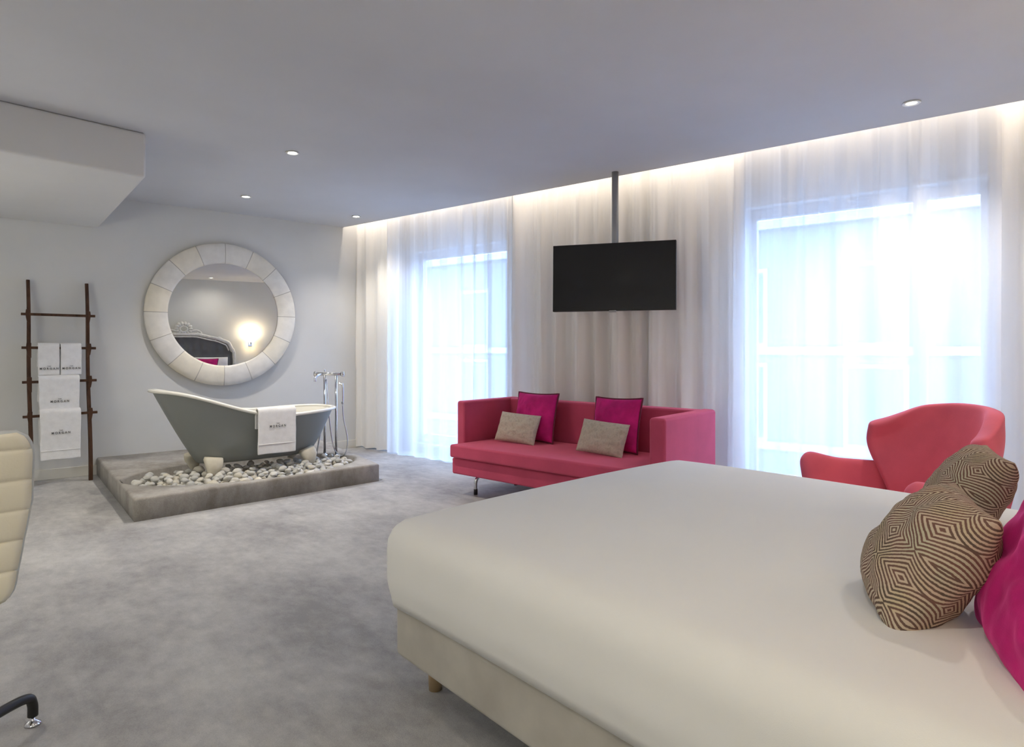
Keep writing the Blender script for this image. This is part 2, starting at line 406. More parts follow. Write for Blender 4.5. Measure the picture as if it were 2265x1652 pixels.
downlight(at(647, 337, CEIL), 'lit downlight nearest the bed, highest of the three at left in the photo', 62, lit=40)
downlight(at(544, 434, CEIL), 'lit downlight in the ceiling directly above the round mirror', 48, lit=40)
downlight(at(788, 478, CEIL), 'lit downlight in the ceiling corner next to the curtains, above the tub tap', 30, lit=40)
for x_, y_, l_, p_ in ((-.9, 1.4, 'added unseen fill downlight behind the office chair', 12), (-.6, 4.0, 'added unseen fill downlight over the left side of the room', 22), (.35, .35, 'added unseen fill downlight over the aisle beside the bed', 12), (2.6, .1, 'added unseen fill downlight above the headboard', 10)):
    downlight(Vector((x_, y_, 0)), l_, p_, cone=160)  # extra wide-cone downlights, unseen, added as fill for the room
downlight(at(2016, 227, CEIL), 'dimmer downlight at upper right, seen at a slant near the wide window', 40, lit=4)

# ------------------------------------------------------------------ podium with recess
PZ = .168
pc = [Vector((.911, 5.357)), Vector((2.977, 5.545)), Vector((3.25, Y1-.002)), Vector((.97, Y1-.002))]
ec, ea, eb = Vector((1.97, 6.12)), 1.0, .60
def podium():
    bm = bmesh.new(); N = 72; outer = []; inner = []
    for k in range(N):
        th = 2*PI*k/N; d = Vector((math.cos(th)*ea, math.sin(th)*eb)); best = 9
        for i in range(4):
            a, b = pc[i], pc[(i+1) % 4]; e = b-a; det = d.x*(-e.y)+e.x*d.y
            if abs(det) < 1e-9: continue
            r = a-ec; s = (r.x*(-e.y)+e.x*r.y)/det; t_ = (d.x*r.y-d.y*r.x)/det
            if s > 0 and -1e-6 <= t_ <= 1+1e-6: best = min(best, s)
        outer.append(ec+d*best); inner.append(ec+d)
    # snap the closest samples onto the four corners
    for c in pc: k = min(range(N), key=lambda q: (outer[q]-c).length); outer[k] = c.copy()
    R = .02
    cen = sum(pc, Vector((0,0)))/4
    def ring(pts, z, f=None): return [bm.verts.new((p.x, p.y, z)) for p in pts]
    def inset(p, d_):
        x0, x1 = d_, -d_
        v = cen-p; return p + Vector((math.copysign(min(d_, abs(v.x)), v.x) if abs(v.x) > .9 else 0, math.copysign(min(d_, abs(v.y)), v.y) if abs(v.y) > .95 and p.y < 6.5 else 0))
    rs = [ring(outer, 0)] + [ring([inset(p, R*(1-math.cos(a))) for p in outer], PZ-R+R*math.sin(a)) for a in (0, PI/8, PI/4, 3*PI/8, PI/2)]
    rs += [ring([ec+(p-ec)*1.03 for p in inner], PZ), ring(inner, PZ-.012), ring(inner, PZ-.07)]
    for a, b in zip(rs, rs[1:]):
        for k in range(N): bm.faces.new([a[k], a[(k+1) % N], b[(k+1) % N], b[k]])
    bm.faces.new(rs[-1]); bm.faces.new(rs[0][::-1])
    o = obj('carpeted_podium', bm, 'podium')
    return o
tag(podium(), 'low grey carpeted podium carrying the bathtub, with a pebble-filled hollow', 'podium')

# pebbles
pm = []
for i in range(8):
    bm = bmesh.new(); bmesh.ops.create_icosphere(bm, subdivisions=3, radius=1)
    sx, sy, sz = random.uniform(.85, 1.2), random.uniform(.62, .9), random.uniform(.48, .7)
    for v in bm.verts:
        n_ = noise.noise(v.co*1.1+Vector((i*7, 0, 0)))*.22
        v.co = Vector((v.co.x*sx, v.co.y*sy, v.co.z*sz))*(1+n_)
    smooth(bm)
    me = bpy.data.meshes.new('pebble'); bm.to_mesh(me); bm.free(); me.materials.append(PEB[i % 4]); pm.append(me)
rp = random.Random(5); spots = []
for tries in range(9000):
    th = rp.uniform(0, 2*PI); r = math.sqrt(rp.random())
    x, y = ec.x+ea*.95*r*math.cos(th), ec.y+eb*.93*r*math.sin(th); sz = rp.uniform(.030, .052)
    if all((x-a)**2+(y-b)**2 > (.80*(sz+c))**2 for a, b, c in spots): spots.append((x, y, sz))
spots.sort(key=lambda s: s[1]); spots = [s for s in spots if s[1] < 6.62]
lower = [(x, y, s, PZ-.045) for x, y, s in spots]
extra = []
for tries in range(2500):
    th = rp.uniform(0, 2*PI); r = math.sqrt(rp.random())*.86
    x, y = ec.x+ea*r*math.cos(th), ec.y+eb*r*math.sin(th); sz = rp.uniform(.026, .045)
    if y < 6.5 and all((x-a)**2+(y-b)**2 > (1.15*(sz+c))**2 for a, b, c, q in extra): extra.append((x, y, sz, PZ-.006))
allp = (lower+extra)
allp.sort(key=lambda s: s[1]); allp = allp[:290]
for x, y, s, z in allp:
    o = bpy.data.objects.new('pebble', pm[rp.randrange(8)]); C.objects.link(o)
    o.location = (x, y, z+s*.45); o.scale = (s, s, s); o.rotation_euler = (rp.uniform(-.35, .35), rp.uniform(-.35, .35), rp.uniform(0, 6.28))
    tag(o, 'smooth pale pebble in the bed of stones under the bathtub', 'pebble', 'pebbles in the podium hollow')

# ------------------------------------------------------------------ slipper bathtub
TB = thing('slipper_bathtub', 'freestanding grey slipper bathtub with white rim, raised at its left end', 'bathtub', (2.06, 6.22, PZ-.02), math.radians(3.2))
rimL, rimR = -.875, .735
def rimz(x): return .50 + .245*(1-sstep(-.92, .16, x))**1.15 + .0*x + .02*sstep(.1, .75, x)
def tub_pt(th, t, ins=0.0):
    c, s = math.cos(th), math.sin(th)
    # bottom outline
    L0, R0, W0 = -.52, .50, .19
    L1, R1, W1 = rimL+ins, rimR-ins, .375-ins
    c_ = math.copysign(abs(c)**.85, c); s_ = math.copysign(abs(s)**.85, s)
    f_l = t**.92; f_r = t**.55; f_w = t**.55
    cx0, cx1 = -.02, .10
    if c < 0: x = (cx0*(1-t)+cx1*t) + c_*abs((L0-cx0)*(1-f_l)+(L1-cx1)*f_l)
    else: x = (cx0*(1-t)+cx1*t) + c_*abs((R0-cx0)*(1-f_r)+(R1-cx1)*f_r)
    wd = W0*(1-f_w)+W1*f_w
    if c < 0: wd *= 1-.10*t*c_*c_
    y = s_*wd
    xr = (cx1 + c_*abs((L1 if c < 0 else R1)-cx1))
    ztop = rimz(xr); z = .10 + (ztop-.10)*t
    return Vector((x, y, z))
def tub_shell(ins, t0, zoff, cap=True, nlev=14, n=72, t1=1.0):
    bm = bmesh.new(); rings = []
    for j in range(nlev+1):
        t = t0 + (t1-t0)*(j/nlev)**1.5
        rings.append([bm.verts.new(tub_pt(2*PI*k/n, t, ins)+Vector((0,0,zoff*(1-t)))) for k in range(n)])
    for a, b in zip(rings, rings[1:]):
        for k in range(n): bm.faces.new([a[k], a[(k+1) % n], b[(k+1) % n], b[k]])
    if cap: bm.faces.new(rings[0][::-1])
    return bm
obj('tub_shell', tub_shell(0, 0, 0), 'tubgrey', TB)
obj('tub_basin', tub_shell(.022, 0.02, .04), 'tubwhite', TB)
n = 96; bm = bmesh.new(); rings = []
for k in range(n):
    th = 2*PI*k/n; p = tub_pt(th, 1.0); q = tub_pt(th+.02, 1.0); t_ = (q-p); t_.z = 0; t_.normalize(); out = Vector((t_.y, -t_.x, 0))
    rings.append([bm.verts.new(p + out*(.008+.026*math.cos(a)) + Vector((0,0,.004+.016*math.sin(a)))) for a in [2*PI*i/10 for i in range(10)]])
for k in range(n):
    a, b = rings[k], rings[(k+1) % n]
    for i in range(10): bm.faces.new([a[i], a[(i+1) % 10], b[(i+1) % 10], b[i]])
obj('tub_rim', bm, 'tubwhite', TB)
for sx, sy in ((-.47, -.22), (.44, -.22), (-.47, .22), (.44, .22)):
    bm = bmesh.new()
    prof = [(.072, .165), (.078, .14), (.070, .10), (.048, .05), (.034, .012), (.028, 0)]
    rg = []
    for w_, z in prof:
        rg.append([bm.verts.new((w_*math.copysign(abs(math.cos(a))**.6, math.cos(a)), .055*(w_/.075)*math.copysign(abs(math.sin(a))**.6, math.sin(a)) + (.03 if z > .1 else 0), z)) for a in [2*PI*i/16 for i in range(16)]])
    for a, b in zip(rg, rg[1:]):
        for i in range(16): bm.faces.new([a[i], a[(i+1) % 16], b[(i+1) % 16], b[i]])
    bm.faces.new(rg[0]); bm.faces.new(rg[-1][::-1])
    rot = Matrix.Rotation(0 if sy < 0 else PI, 4, 'Z') @ Matrix.Rotation(math.radians(7 if sx < 0 else -16), 4, 'Y')
    bm.transform(Matrix.Translation((sx, sy-.02 if sy < 0 else sy+.02, 0)) @ rot)
    obj('foot', bm, 'foot', TB)

# ------------------------------------------------------------------ lettering and towels
def lettering(parent, loc, size, rz=0, rx=PI/2, lets_w=.145):
    for nm, txt, dz, sc in (('lettering', 'MORGAN', 0, 1), ('lettering', 'THE', size*1.0, .42)):
        cu = bpy.data.curves.new('txt', 'FONT'); cu.body = txt; cu.size = size*sc; cu.align_x = 'CENTER'; cu.extrude = .0012; cu.space_character = 1.7; cu.offset = .0004
        tmp = bpy.data.objects.new('txt', cu); C.objects.link(tmp)
        dg = bpy.context.evaluated_depsgraph_get(); me = bpy.data.meshes.new_from_object(tmp.evaluated_get(dg))
        bpy.data.objects.remove(tmp); 
        xs = [v.co.x for v in me.vertices]; k_ = (lets_w if txt == 'MORGAN' else lets_w*.18)/(max(xs)-min(xs))
        for v in me.vertices: v.co.x *= k_
        me.materials.clear(); me.materials.append(M['thread'])
        o = bpy.data.objects.new(nm, me); C.objects.link(o); o.parent = parent
        o.location = (loc[0], loc[1], loc[2]+dz); o.rotation_euler = (rx, 0, rz)
def towel(name, label, cat, base, rz, width, front, back, rad, group, seed, hem=False, lean=0, letz=None, lets=.04, th=.014, flare=0):
    """draped over a bar at local origin; hangs front (-y) and back (+y)"""
    t = thing(name, label, cat, base, rz, group)
    L = front+back+PI*rad; nv = 44
    def fn(i, j):
        s = j*L; u = (i-.5)*width
        if s < front: y = -rad; z = -(front-s)
        elif s < front+PI*rad: a = (s-front)/rad; y = -rad*math.cos(a); z = rad*math.sin(a)
        else: y = rad; z = -(s-front-PI*rad)
        hang = max(0, -z)
        wob = noise.noise(Vector((u*9+seed*5, hang*3, seed)))*.010*min(1, hang*6)
        if s < front: y += -abs(wob) - hang*lean; 
        else: y -= 0
        u2 = u*(1+flare*hang) + noise.noise(Vector((seed, hang*8, 3 if i > .5 else 9)))*.005
        z2 = z + .006*noise.noise(Vector((u*7, seed, 1)))
        return Vector((u2, y, z2))
    o = obj('towel_body', grid(fn, 24, nv), 'towel', t, solid=th, sub=1, off=0)
    if hem:
        zb = -front+.085
        o2 = obj('woven_border', B(-width*.5*(1+flare*.3)+.004, width*.5*(1+flare*.3)-.004, -rad-th/2-.006-lean*(-zb), -rad-th/2-lean*(-zb)+.004, zb, zb+.006), 'pillowwhite', t, bevel=.002)
    lz = letz if letz is not None else -front*.62
    lettering(t, (0, -rad-th/2-.0085+lz*lean, lz), lets, lets_w=min(.145, width*.86))
    return t

# ------------------------------------------------------------------ ladder
LB0, LB1 = Vector((.425, 7.300, 0)), Vector((.885, 7.345, 0))
LT0, LT1 = Vector((.415, 7.597, 1.90)), Vector((.880, 7.605, 1.895))
lad = thing('towel_ladder', 'dark wooden towel ladder leaning against the wall left of the round mirror', 'ladder', (LB0+LB1)/2, math.atan2(LB1.y-LB0.y, LB1.x-LB0.x))
linv = (Matrix.Translation(lad.location) @ Matrix.Rotation(lad.rotation_euler.z, 4, 'Z')).inverted()
for a, b in ((LB0, LT0), (LB1, LT1)):
    p = linv @ a; q = linv @ b
    def fn_post(bm, p, q):
        N = 16; rg = []
        for k in range(N+1):
            t_ = k/N; c = p.lerp(q, t_); c.x += .004*math.sin(t_*9); hw = .0165-.003*t_
            rg.append([bm.verts.new(c+Vector((dx*hw, dy*.0145, 0))) for dx, dy in ((-1,-1),(1,-1),(1,1),(-1,1))])
        for r0, r1 in zip(rg, rg[1:]):
            for k in range(4): bm.faces.new([r0[k], r0[(k+1) % 4], r1[(k+1) % 4], r1[k]])
        bm.faces.new(rg[0][::-1]); bm.faces.new(rg[-1]); return bm
    obj('post', fn_post(bmesh.new(), p, q), 'wood', lad, sm=False, bevel=.003)
def zpost(py, P, Q, px):           # height on a post seen at photo row py
    lo, hi = 0, 1
    for _ in range(40):
        m_ = (lo+hi)/2; p = P.lerp(Q, m_); d = CA*p.y + SA*p.x
        y = H0 + F*(HC-p.z)/d
        if y > py: lo = m_
        else: hi = m_
    return P.lerp(Q, lo)
rungs = []
for pl, pr in ((695, 699), (769, 770), (845, 841), (921, 912)):
    a = linv @ zpost(pl, LB0, LT0, 70); b = linv @ zpost(pr, LB1, LT1, 199)
    d = (b-a).normalized(); a2, b2 = a-d*.058, b+d*.062
    off = Vector((0, -.024, 0)); rungs.append(((a+b)/2+off, a, b))
    bm = bmesh.new(); q = d.to_track_quat('X', 'Z').to_matrix().to_4x4(); Lr = (b2-a2).length
    box(bm, -Lr/2, Lr/2, -.011, .011, -.012, .012, Matrix.Translation((a2+b2)/2+off) @ q); obj('rung', bm, 'wood', lad, sm=False, bevel=.003)
    for P_, sg in ((a, -1), (b, 1)):
        bm = prism([(0, -.015), (.026, -.015), (.018, .015), (0, .03)], -.01, .01)
        # curved cheek that laps the joint
        bm.free(); bm = bmesh.new()
        prof = [(-.014, .045), (.020, .045), (.024, .012), (.022, -.018), (.014, -.065), (-.014, -.095)]
        f0 = [bm.verts.new(P_+Vector((sg*x, -.034, z))) for x, z in prof]; f1 = [bm.verts.new(P_+Vector((sg*x, -.014, z))) for x, z in prof]
        bm.faces.new(f0); bm.faces.new(f1[::-1])
        for i in range(6): bm.faces.new([f0[i], f0[(i+1) % 6], f1[(i+1) % 6], f1[i]])
        obj('joint_bracket', bm, 'wood', lad, sm=False, bevel=.002)
LMX = linv.inverted()
def on_rung(k, dx): c = rungs[k][0].copy(); c.x += dx; return LMX @ (c + Vector((0,0,.020)))
lrz = lad.rotation_euler.z
towel('hand_towel', 'small white towel on the second rung, left one of the pair', 'towel', on_rung(1, -.088), lrz, .168, .275, .20, .024, 'white hotel towels', 1, letz=-.222, lets=.027, lean=.0, th=.012)
towel('hand_towel', 'small white towel on the second rung, right one of the pair', 'towel', on_rung(1, .088), lrz, .168, .275, .20, .024, 'white hotel towels', 2, letz=-.222, lets=.027, lean=.0, th=.012)
towel('hand_towel', 'wider white towel hanging alone on the third rung', 'towel', on_rung(2, -.012), lrz, .325, .31, .21, .034, 'white hotel towels', 3, letz=-.215, lets=.029, flare=-.1)
towel('bath_towel', 'white towel on the lowest rung with woven border', 'towel', on_rung(3, -.008), lrz, .325, .435, .30, .034, 'white hotel towels', 4, hem=True, letz=-.195, lets=.029, flare=-.08)
# towel on the tub
TMX = Matrix.Translation(TB.location) @ Matrix.Rotation(TB.rotation_euler.z, 4, 'Z')
towel('bath_towel', 'white towel draped over the front rim of the grey bathtub', 'towel', TMX @ Vector((.02, -.395, .545)), math.radians(3), .345, .37, .15, .036, 'white hotel towels', 5, hem=True, letz=-.135, lets=.029, lean=-.03)

# ------------------------------------------------------------------ tub filler
tf = thing('bath_filler', 'chrome floor-standing bath tap with hand shower at the right end of the tub', 'tap', (2.86, 6.36, PZ-.02), math.radians(-15))
h = .84
bm = bmesh.new(); tube(bm, [(-.055, .03, 0), (-.055, .03, h)], .013, 12); lathe(bm, [(.03, 0), (.03, .012), (.014, .02), (.014, .03)], 20, (-.055, .03)); obj('standpipe', bm, 'chrome', tf)
bm = bmesh.new(); tube(bm, [(.05, -.03, 0), (.05, -.03, h)], .013, 12); lathe(bm, [(.03, 0), (.03, .012), (.014, .02), (.014, .03)], 20, (.05, -.03)); obj('standpipe', bm, 'chrome', tf)
bm = bmesh.new(); tube(bm, [(-.13, .07, h+.005), (.10, -.055, h+.005)], .018, 14); obj('mixer_body', bm, 'chrome', tf)
bm = bmesh.new(); tube(bm, [(-.15, .08, h+.005), (-.128, .069, h+.005)], [.026, .022], 14); obj('tap_knob', bm, 'chrome', tf)
bm = bmesh.new(); tube(bm, [(.098, -.054, h+.005), (.125, -.068, h+.005)], [.024, .028], 14); obj('tap_knob', bm, 'chrome', tf)
bm = bmesh.new(); tube(bm, [(-.055, .03, h), (-.055, .03, h+.055)], .007, 8); obj('diverter_lever', bm, 'chrome', tf)
bm = bmesh.new(); tube(bm, bez([(-.075, .04, h), (-.12, -.02, h+.0), (-.16, -.06, h-.03), (-.165, -.065, h-.07)], 6), .012, 10); obj('spout', bm, 'chrome', tf)
bm = bmesh.new(); tube(bm, bez([(.075, -.06, h-.09), (.095, -.075, h-.095), (.105, -.085, h-.12), (.105, -.085, h-.30)], 6), [.012]*19, 10); obj('hand_shower', bm, 'chrome', tf)
bm = bmesh.new(); tube(bm, bez([(.105, -.085, h-.30), (.115, -.09, h-.45), (.15, -.11, h-.66), (.13, -.10, .03), (.07, -.07, .02), (.02, -.02, .12), (-.02, .0, .45), (-.04, .02, h-.05)], 8), .006, 8); obj('shower_hose', bm, 'chrome', tf)
bm = bmesh.new(); tube(bm, bez([(-.04, -.02, .50), (-.10, -.03, .28), (-.15, -.05, .02)], 8), .008, 8); obj('waste_pipe', bm, 'chrome', tf)

# ------------------------------------------------------------------ round mirror
mc = Vector((2.165, Y1-.062, 1.632))
mir = thing('round_mirror', 'large round wall mirror in a cream bone-tiled ring frame above the bathtub', 'mirror', (mc.x, mc.y-.012, mc.z), math.radians(-2.4))
RO, RI = .785, .565
bm = bmesh.new()
lathe(bm, [(RI, .035), (RI, -.006), (RI+.02, -.016), (RI+.10, -.022), (RO-.05, -.012), (RO-.008, .0), (RO, .008), (RO, .035), (RI, .035)], 128, (0,0), 'y')
obj('ring_frame', bm, 'bone', mir)
bm = bmesh.new(); lathe(bm, [(RO-.02, .0355), (RO-.012, .038), (RO-.03, .045), (.4, .045)], 96, (0,0), 'y'); obj('backing_board', bm, 'beech', mir)
bm = bmesh.new(); lathe(bm, [(RI-.016, -.004), (RI-.002, -.018), (RI+.012, -.020), (RI+.014, -.004)], 128, (0,0), 'y')
bm.free()
bm = bmesh.new(); lathe(bm, [(.002, 0), (RI+.004, 0), (RI+.004, .003), (.002, .003)], 96, (0,0), 'y')
gl = obj('mirror_glass', bm, 'mirror', mir, sm=False); gl.rotation_euler = (0, 0, math.radians(-2.9)); gl.location = (0, .004, 0)

# ------------------------------------------------------------------ television on a ceiling pole
pt = at(1356, 375, CEIL)
Yl, Yr = 5.68, 5.35
A_ = atY(1224, 617, Yl); B_ = atY(1496, 608, Yr)
tvc = (A_+B_)/2; tw = (Vector((B_.x-A_.x, B_.y-A_.y, 0))).length; yaw = math.atan2(B_.y-A_.y, B_.x-A_.x)
tv = thing('television', 'black flat television hanging from the ceiling on a grey pole above the sofa', 'television', tvc, yaw)
tm = Matrix.Rotation(math.radians(-1.5), 4, 'X')
hh = .575
obj('screen', B(-tw/2+.006, tw/2-.006, -.0205, -.016, -hh/2+.008, hh/2-.006, mtx=tm), 'screen', tv, sm=False)
obj('casing', B(-tw/2, tw/2, -.018, .03, -hh/2, hh/2, mtx=tm), 'black', tv, bevel=.004)
obj('back_cover', B(-.36, .36, .025, .065, -.20, .18, mtx=tm), 'black', tv, bevel=.01)
obj('sensor_bar', B(-.03, .03, -.02, .0, -hh/2-.012, -hh/2+.004, mtx=tm), 'steel', tv, bevel=.002)
tinv = (Matrix.Translation(tvc) @ Matrix.Rotation(yaw, 4, 'Z')).inverted()
pl = tinv @ pt; py_ = pl.y if .09 < pl.y < .2 else .11
bm = bmesh.new(); tube(bm, [(pl.x*0+.0, py_, -.1), (0, py_, CEIL-tvc.z)], .029, 24); po = obj('ceiling_pole', bm, 'steel', tv)
obj('mount_bracket', B(-.12, .12, .06, py_+.02, -.12, .12), 'black', tv, bevel=.003)

# ------------------------------------------------------------------ sofa
sofa = thing('sofa', 'dusty rose velvet two-seat sofa with square arms in front of the curtains', 'sofa', (3.75, 3.75, 0), 0)
so0 = Vector((3.75, 3.75, 0))
def sp(pts): return [(p[0]-so0.x, p[1]-so0.y) for p in pts]
def V2(x, y): return Vector((x, y))
FL = V2(3.135, 4.60); LD = V2(.150, -.9887)       # seat front-left corner, direction along the seat
BLi = V2(3.895, 4.70)                             # inner back-left
BRo = V2(4.225, 2.80)
bd = (BRo-BLi).normalized(); bn = V2(-bd.y, bd.x)  # back direction / outwards
FRs = FL + LD*1.99
leftarm = [V2(3.285, 4.625), V2(3.285, 4.735), BLi+V2(.13, .09), BLi+V2(.13, 0)]
leftarm = [V2(3.30, 4.615), V2(3.30, 4.725), BLi+bn*.14+V2(0,.105), BLi+bn*.14-V2(0,.0)]
RA0, RA1 = V2(3.49, 2.70), V2(3.60, 2.62)
rightarm = [V2(3.46, 2.74), V2(3.49, 2.63), BRo+bn*.10+V2(0,-.03), BRo+bn*.10+V2(0,.085)]
back = [BLi+V2(0,.02), BLi+bn*.14+V2(0,.02), BRo+bn*.10+V2(0,.0), BRo+bn*-.04+V2(0,.0)]
mid = lambda a, b, t_: a+(b-a)*t_
back1 = [back[0], back[1], mid(back[1], back[2], .497), mid(back[0], back[3], .497)]
back2 = [mid(back[0], back[3], .503), mid(back[1], back[2], .503), back[2], back[3]]
obj('armrest', prism(sp(leftarm), .24, .795), 'sofa', sofa, bevel=.022)
obj('armrest', prism(sp(rightarm), .24, .795), 'sofa', sofa, bevel=.022)
obj('backrest', prism(sp(back1), .24, .79), 'sofa', sofa, bevel=.018)
obj('backrest', prism(sp(back2), .24, .79), 'sofa', sofa, bevel=.018)
seat = [FL, FL+V2(.16,.02), V2(3.31, 4.61), BLi+V2(0,-.06), BRo+V2(-.05, .09), V2(3.50, 2.75), V2(3.40, 2.60), FRs]
obj('seat_cushion', prism(sp([FL, FL+V2(.17, .015), V2(3.315, 4.61), BLi+V2(-.02,-.012), BRo+V2(-.07,.08), V2(3.53, 2.745), FRs+V2(.14,0), FRs]), .33, .44), 'sofa', sofa, bevel=.02)
obj('sofa_base', prism(sp([FL+V2(.04, .02), V2(3.32, 4.66), BLi+V2(.08, .03), BRo+V2(.0,-.0), V2(3.56, 2.66), FRs+V2(.04, .02)]), .185, .322), 'sofa', sofa, bevel=.016)
for p, dd in ((V2(3.34, 4.50), 1), (V2(3.62, 2.80), -1), (V2(3.86, 4.58), 1), (V2(4.10, 2.96), -1)):
    q = p-V2(so0.x, so0.y); b = bmesh.new()
    fx = -1 if p.x < 3.7 else 1
    tube(b, bez([(q.x-.16*fx, q.y-.05*dd, .172), (q.x-.08*fx, q.y-.02*dd, .168), (q.x-.02*fx, q.y-.004*dd, .145), (q.x, q.y, .10), (q.x, q.y, .03)], 6), .015, 12)
    lg = obj('leg', b, 'chrome', sofa); b = bmesh.new(); lathe(b, [(.017, 0), (.017, .045), (.014, .05)], 16, (q.x, q.y)); obj('leg_cap', b, 'black', lg)

# ------------------------------------------------------------------ cushions
def cushion(name, label, W, H, T, m, group=None, pipe=None, seed=0, cat='cushion', pinch=.06, cren=.0, tex=.004, n=30):
    t = thing(name, label, cat, (0,0,0), 0, group)
    def P(u, v, sgn):
        # u,v in [-1,1]; corners poke out, sides pull in
        e = (1-abs(u)**2.4)*(1-abs(v)**2.4); z = T/2*max(0, e)**.55
        x = W/2*u*(1-pinch*(1-v*v)*(abs(u)**3)); y = H/2*v*(1-pinch*(1-u*u)*(abs(v)**3))
        wr = tex*noise.noise(Vector((u*3+seed, v*3, sgn+seed)))*2*e**.3 + tex*noise.noise(Vector((u*9+seed, v*5, sgn*3)))*e**.3
        # crease lines running in from the corners
        cr = cren*math.sin((u*9+v*7)+3*noise.noise(Vector((u*2, v*2, seed))))*(1-e)*min(1, e*6)
        return Vector((x, sgn*(z+wr*1.5+cr), y))
    bm = bmesh.new()
    for sgn in (1, -1):
        g = [[bm.verts.new(P(-1+2*i/n, -1+2*j/n, sgn)) for j in range(n+1)] for i in range(n+1)]
        for i in range(n):
            for j in range(n): bm.faces.new([g[i][j], g[i+1][j], g[i+1][j+1], g[i][j+1]])
    bmesh.ops.remove_doubles(bm, verts=bm.verts, dist=.0012)
    obj('cover', bm, m, t, sub=1)
    if pipe:
        pts = []
        for k in range(24): pts.append(P(-1+2*k/24, -1, 0))
        for k in range(24): pts.append(P(1, -1+2*k/24, 0))
        for k in range(24): pts.append(P(1-2*k/24, 1, 0))
        for k in range(25): pts.append(P(-1, 1-2*k/24, 0))
        b = bmesh.new(); tube(b, pts, .0065, 8); obj('piping', b, pipe, t)
    return t
def place(t, loc, yaw, lean, roll=0):
    """cushion local: x width, z height, y thickness; lean tips its top towards local +y"""
    t.location = loc; t.rotation_euler = (Matrix.Rotation(yaw, 4, 'Z') @ Matrix.Rotation(-lean, 4, 'X') @ Matrix.Rotation(roll, 4, 'Y')).to_euler()
    t.rotation_mode = 'XYZ'
SY = math.atan2(bd.y, bd.x)        # yaw of the sofa back
g1 = 'magenta velvet cushions on the sofa'; g2 = 'oatmeal lumbar cushions on the sofa'
c = cushion('throw_cushion', 'square magenta velvet cushion at the left end of the sofa', .44, .43, .15, 'magenta', g1, 'piping', 1, cren=.004)
place(c, (3.805, 4.25, .655), SY+.02, .22)
c = cushion('throw_cushion', 'square magenta velvet cushion at the right end of the sofa', .44, .43, .15, 'magenta', g1, 'piping', 2, cren=.004)
place(c, (3.915, 3.42, .655), SY-.05, .22, -.02)
c = cushion('lumbar_cushion', 'small beige rectangular cushion in front of the left magenta one', .42, .27, .12, 'sidefab', g2, None, 3, pinch=.04)
place(c, (3.635, 4.29, .568), SY+.12, .40, .05)
c = cushion('lumbar_cushion', 'small beige rectangular cushion in front of the right magenta one', .42, .27, .12, 'sidefab', g2, None, 4, pinch=.04)
place(c, (3.735, 3.40, .568), SY+.05, .40, .06)

# ------------------------------------------------------------------ bed
BX0, BX1, BY0, BY1 = 1.125, 3.06, -.20, 2.18
BT, BB = .635, .335
bed = thing('bed', 'large double bed with plain ivory cover and grey upholstered base', 'bed', ((BX0+BX1)/2, (BY0+BY1)/2, 0))
bc = Vector((bed.location.x, bed.location.y, 0)); W2 = (BX1-BX0)/2; L2 = (BY1-BY0)/2
SK = .075
def cover(W2, L2, top, bot, r, crown, nx=80, ny=90):
    drop = r*PI/2 + (top-r-bot)
    ex = W2-r+drop; ey = L2-r+drop
    def fn(i, j):
        x = (2*i-1)*ex; y = (2*j-1)*ey
        cx = max(-(W2-r), min(W2-r, x)); cy = max(-(L2-r), min(L2-r, y)); dx, dy = x-cx, y-cy
        d = math.hypot(dx, dy); 
        cr = crown*max(0, 1-(cx/(W2))**2)**.5*max(0, 1-(cy/(L2))**2)**.5
        if d < 1e-6: return Vector((x, y+SK*x*sstep(-.5, 1, y), top+cr+.003*noise.noise(Vector((x*2, y*2, 0)))))
        nx_, ny_ = dx/d, dy/d
        if abs(dx) > 1e-6 and abs(dy) > 1e-6: m_ = max(abs(dx), abs(dy)); d = min(d, m_*1.12)
        if d < r*PI/2: off = r*math.sin(d/r); z = -r*(1-math.cos(d/r))
        else: off = r - .022*sstep(.10, .22, d-r*PI/2); z = -r-(d-r*PI/2)
        z = max(z, bot-top)
        q = Vector((cx+nx_*off, cy+ny_*off, top+z+cr)); q.y += SK*q.x*sstep(-.5, 1, q.y); return q
    return grid(fn, nx, ny)
obj('duvet', cover(W2, L2, BT, BB, .095, .05), 'duvet', bed, solid=.012, off=-1)
obj('bed_base', prism([(-W2+.03, -L2), (W2-.03, -L2), (W2-.03, L2-.075+SK*W2), (-W2+.03, L2-.075-SK*W2)], .17, BB+.02), 'bedbase', bed, bevel=.02)
obj('mattress', B(-W2+.07, W2-.07, -L2+.01, L2-.20, BB+.01, BT-.06), 'pillowwhite', bed, bevel=.04)
for sx in (-1, 1):
    for yy in (L2-.16, 0, -L2+.16):
        b = bmesh.new(); lathe(b, [(.024, 0), (.030, .17)], 20, (sx*(W2-.19), yy)); obj('leg', b, 'beech', bed)
# tufted headboard with a carved crest
hbd = thing('headboard', 'baroque silver-white headboard with tufted charcoal velvet, seen in the round mirror', 'headboard', (bc.x, BY0-.09, .22))
def topz(x):
    a = abs(x)/1.0
    return 1.15 + .20*(1-sstep(.20, .95, a)) + .05*math.exp(-((a-.72)/.2)**2) - .0*a - .18*sstep(.88, 1.0, a)
def tuft(i, j):
    x = -1.0+2*i; zt = topz(x)-.03; z = .35+(zt-.35)*j
    gx = (x/.16) % 1-.5; gz = (z/.30) % 1-.5
    return Vector((x*.97, .02-.05*(1-abs(gx)*1.6)*(.6+.4*math.cos(gz*2*PI)), z))
bm = grid(lambda i, j: Vector((tuft(i, j).x, .0+tuft(i, j).y+.03, tuft(i, j).z)), 110, 30); obj('tufted_panel', bm, 'headvelvet', hbd, solid=.03, off=-1)
hbd.rotation_euler.z = PI; 
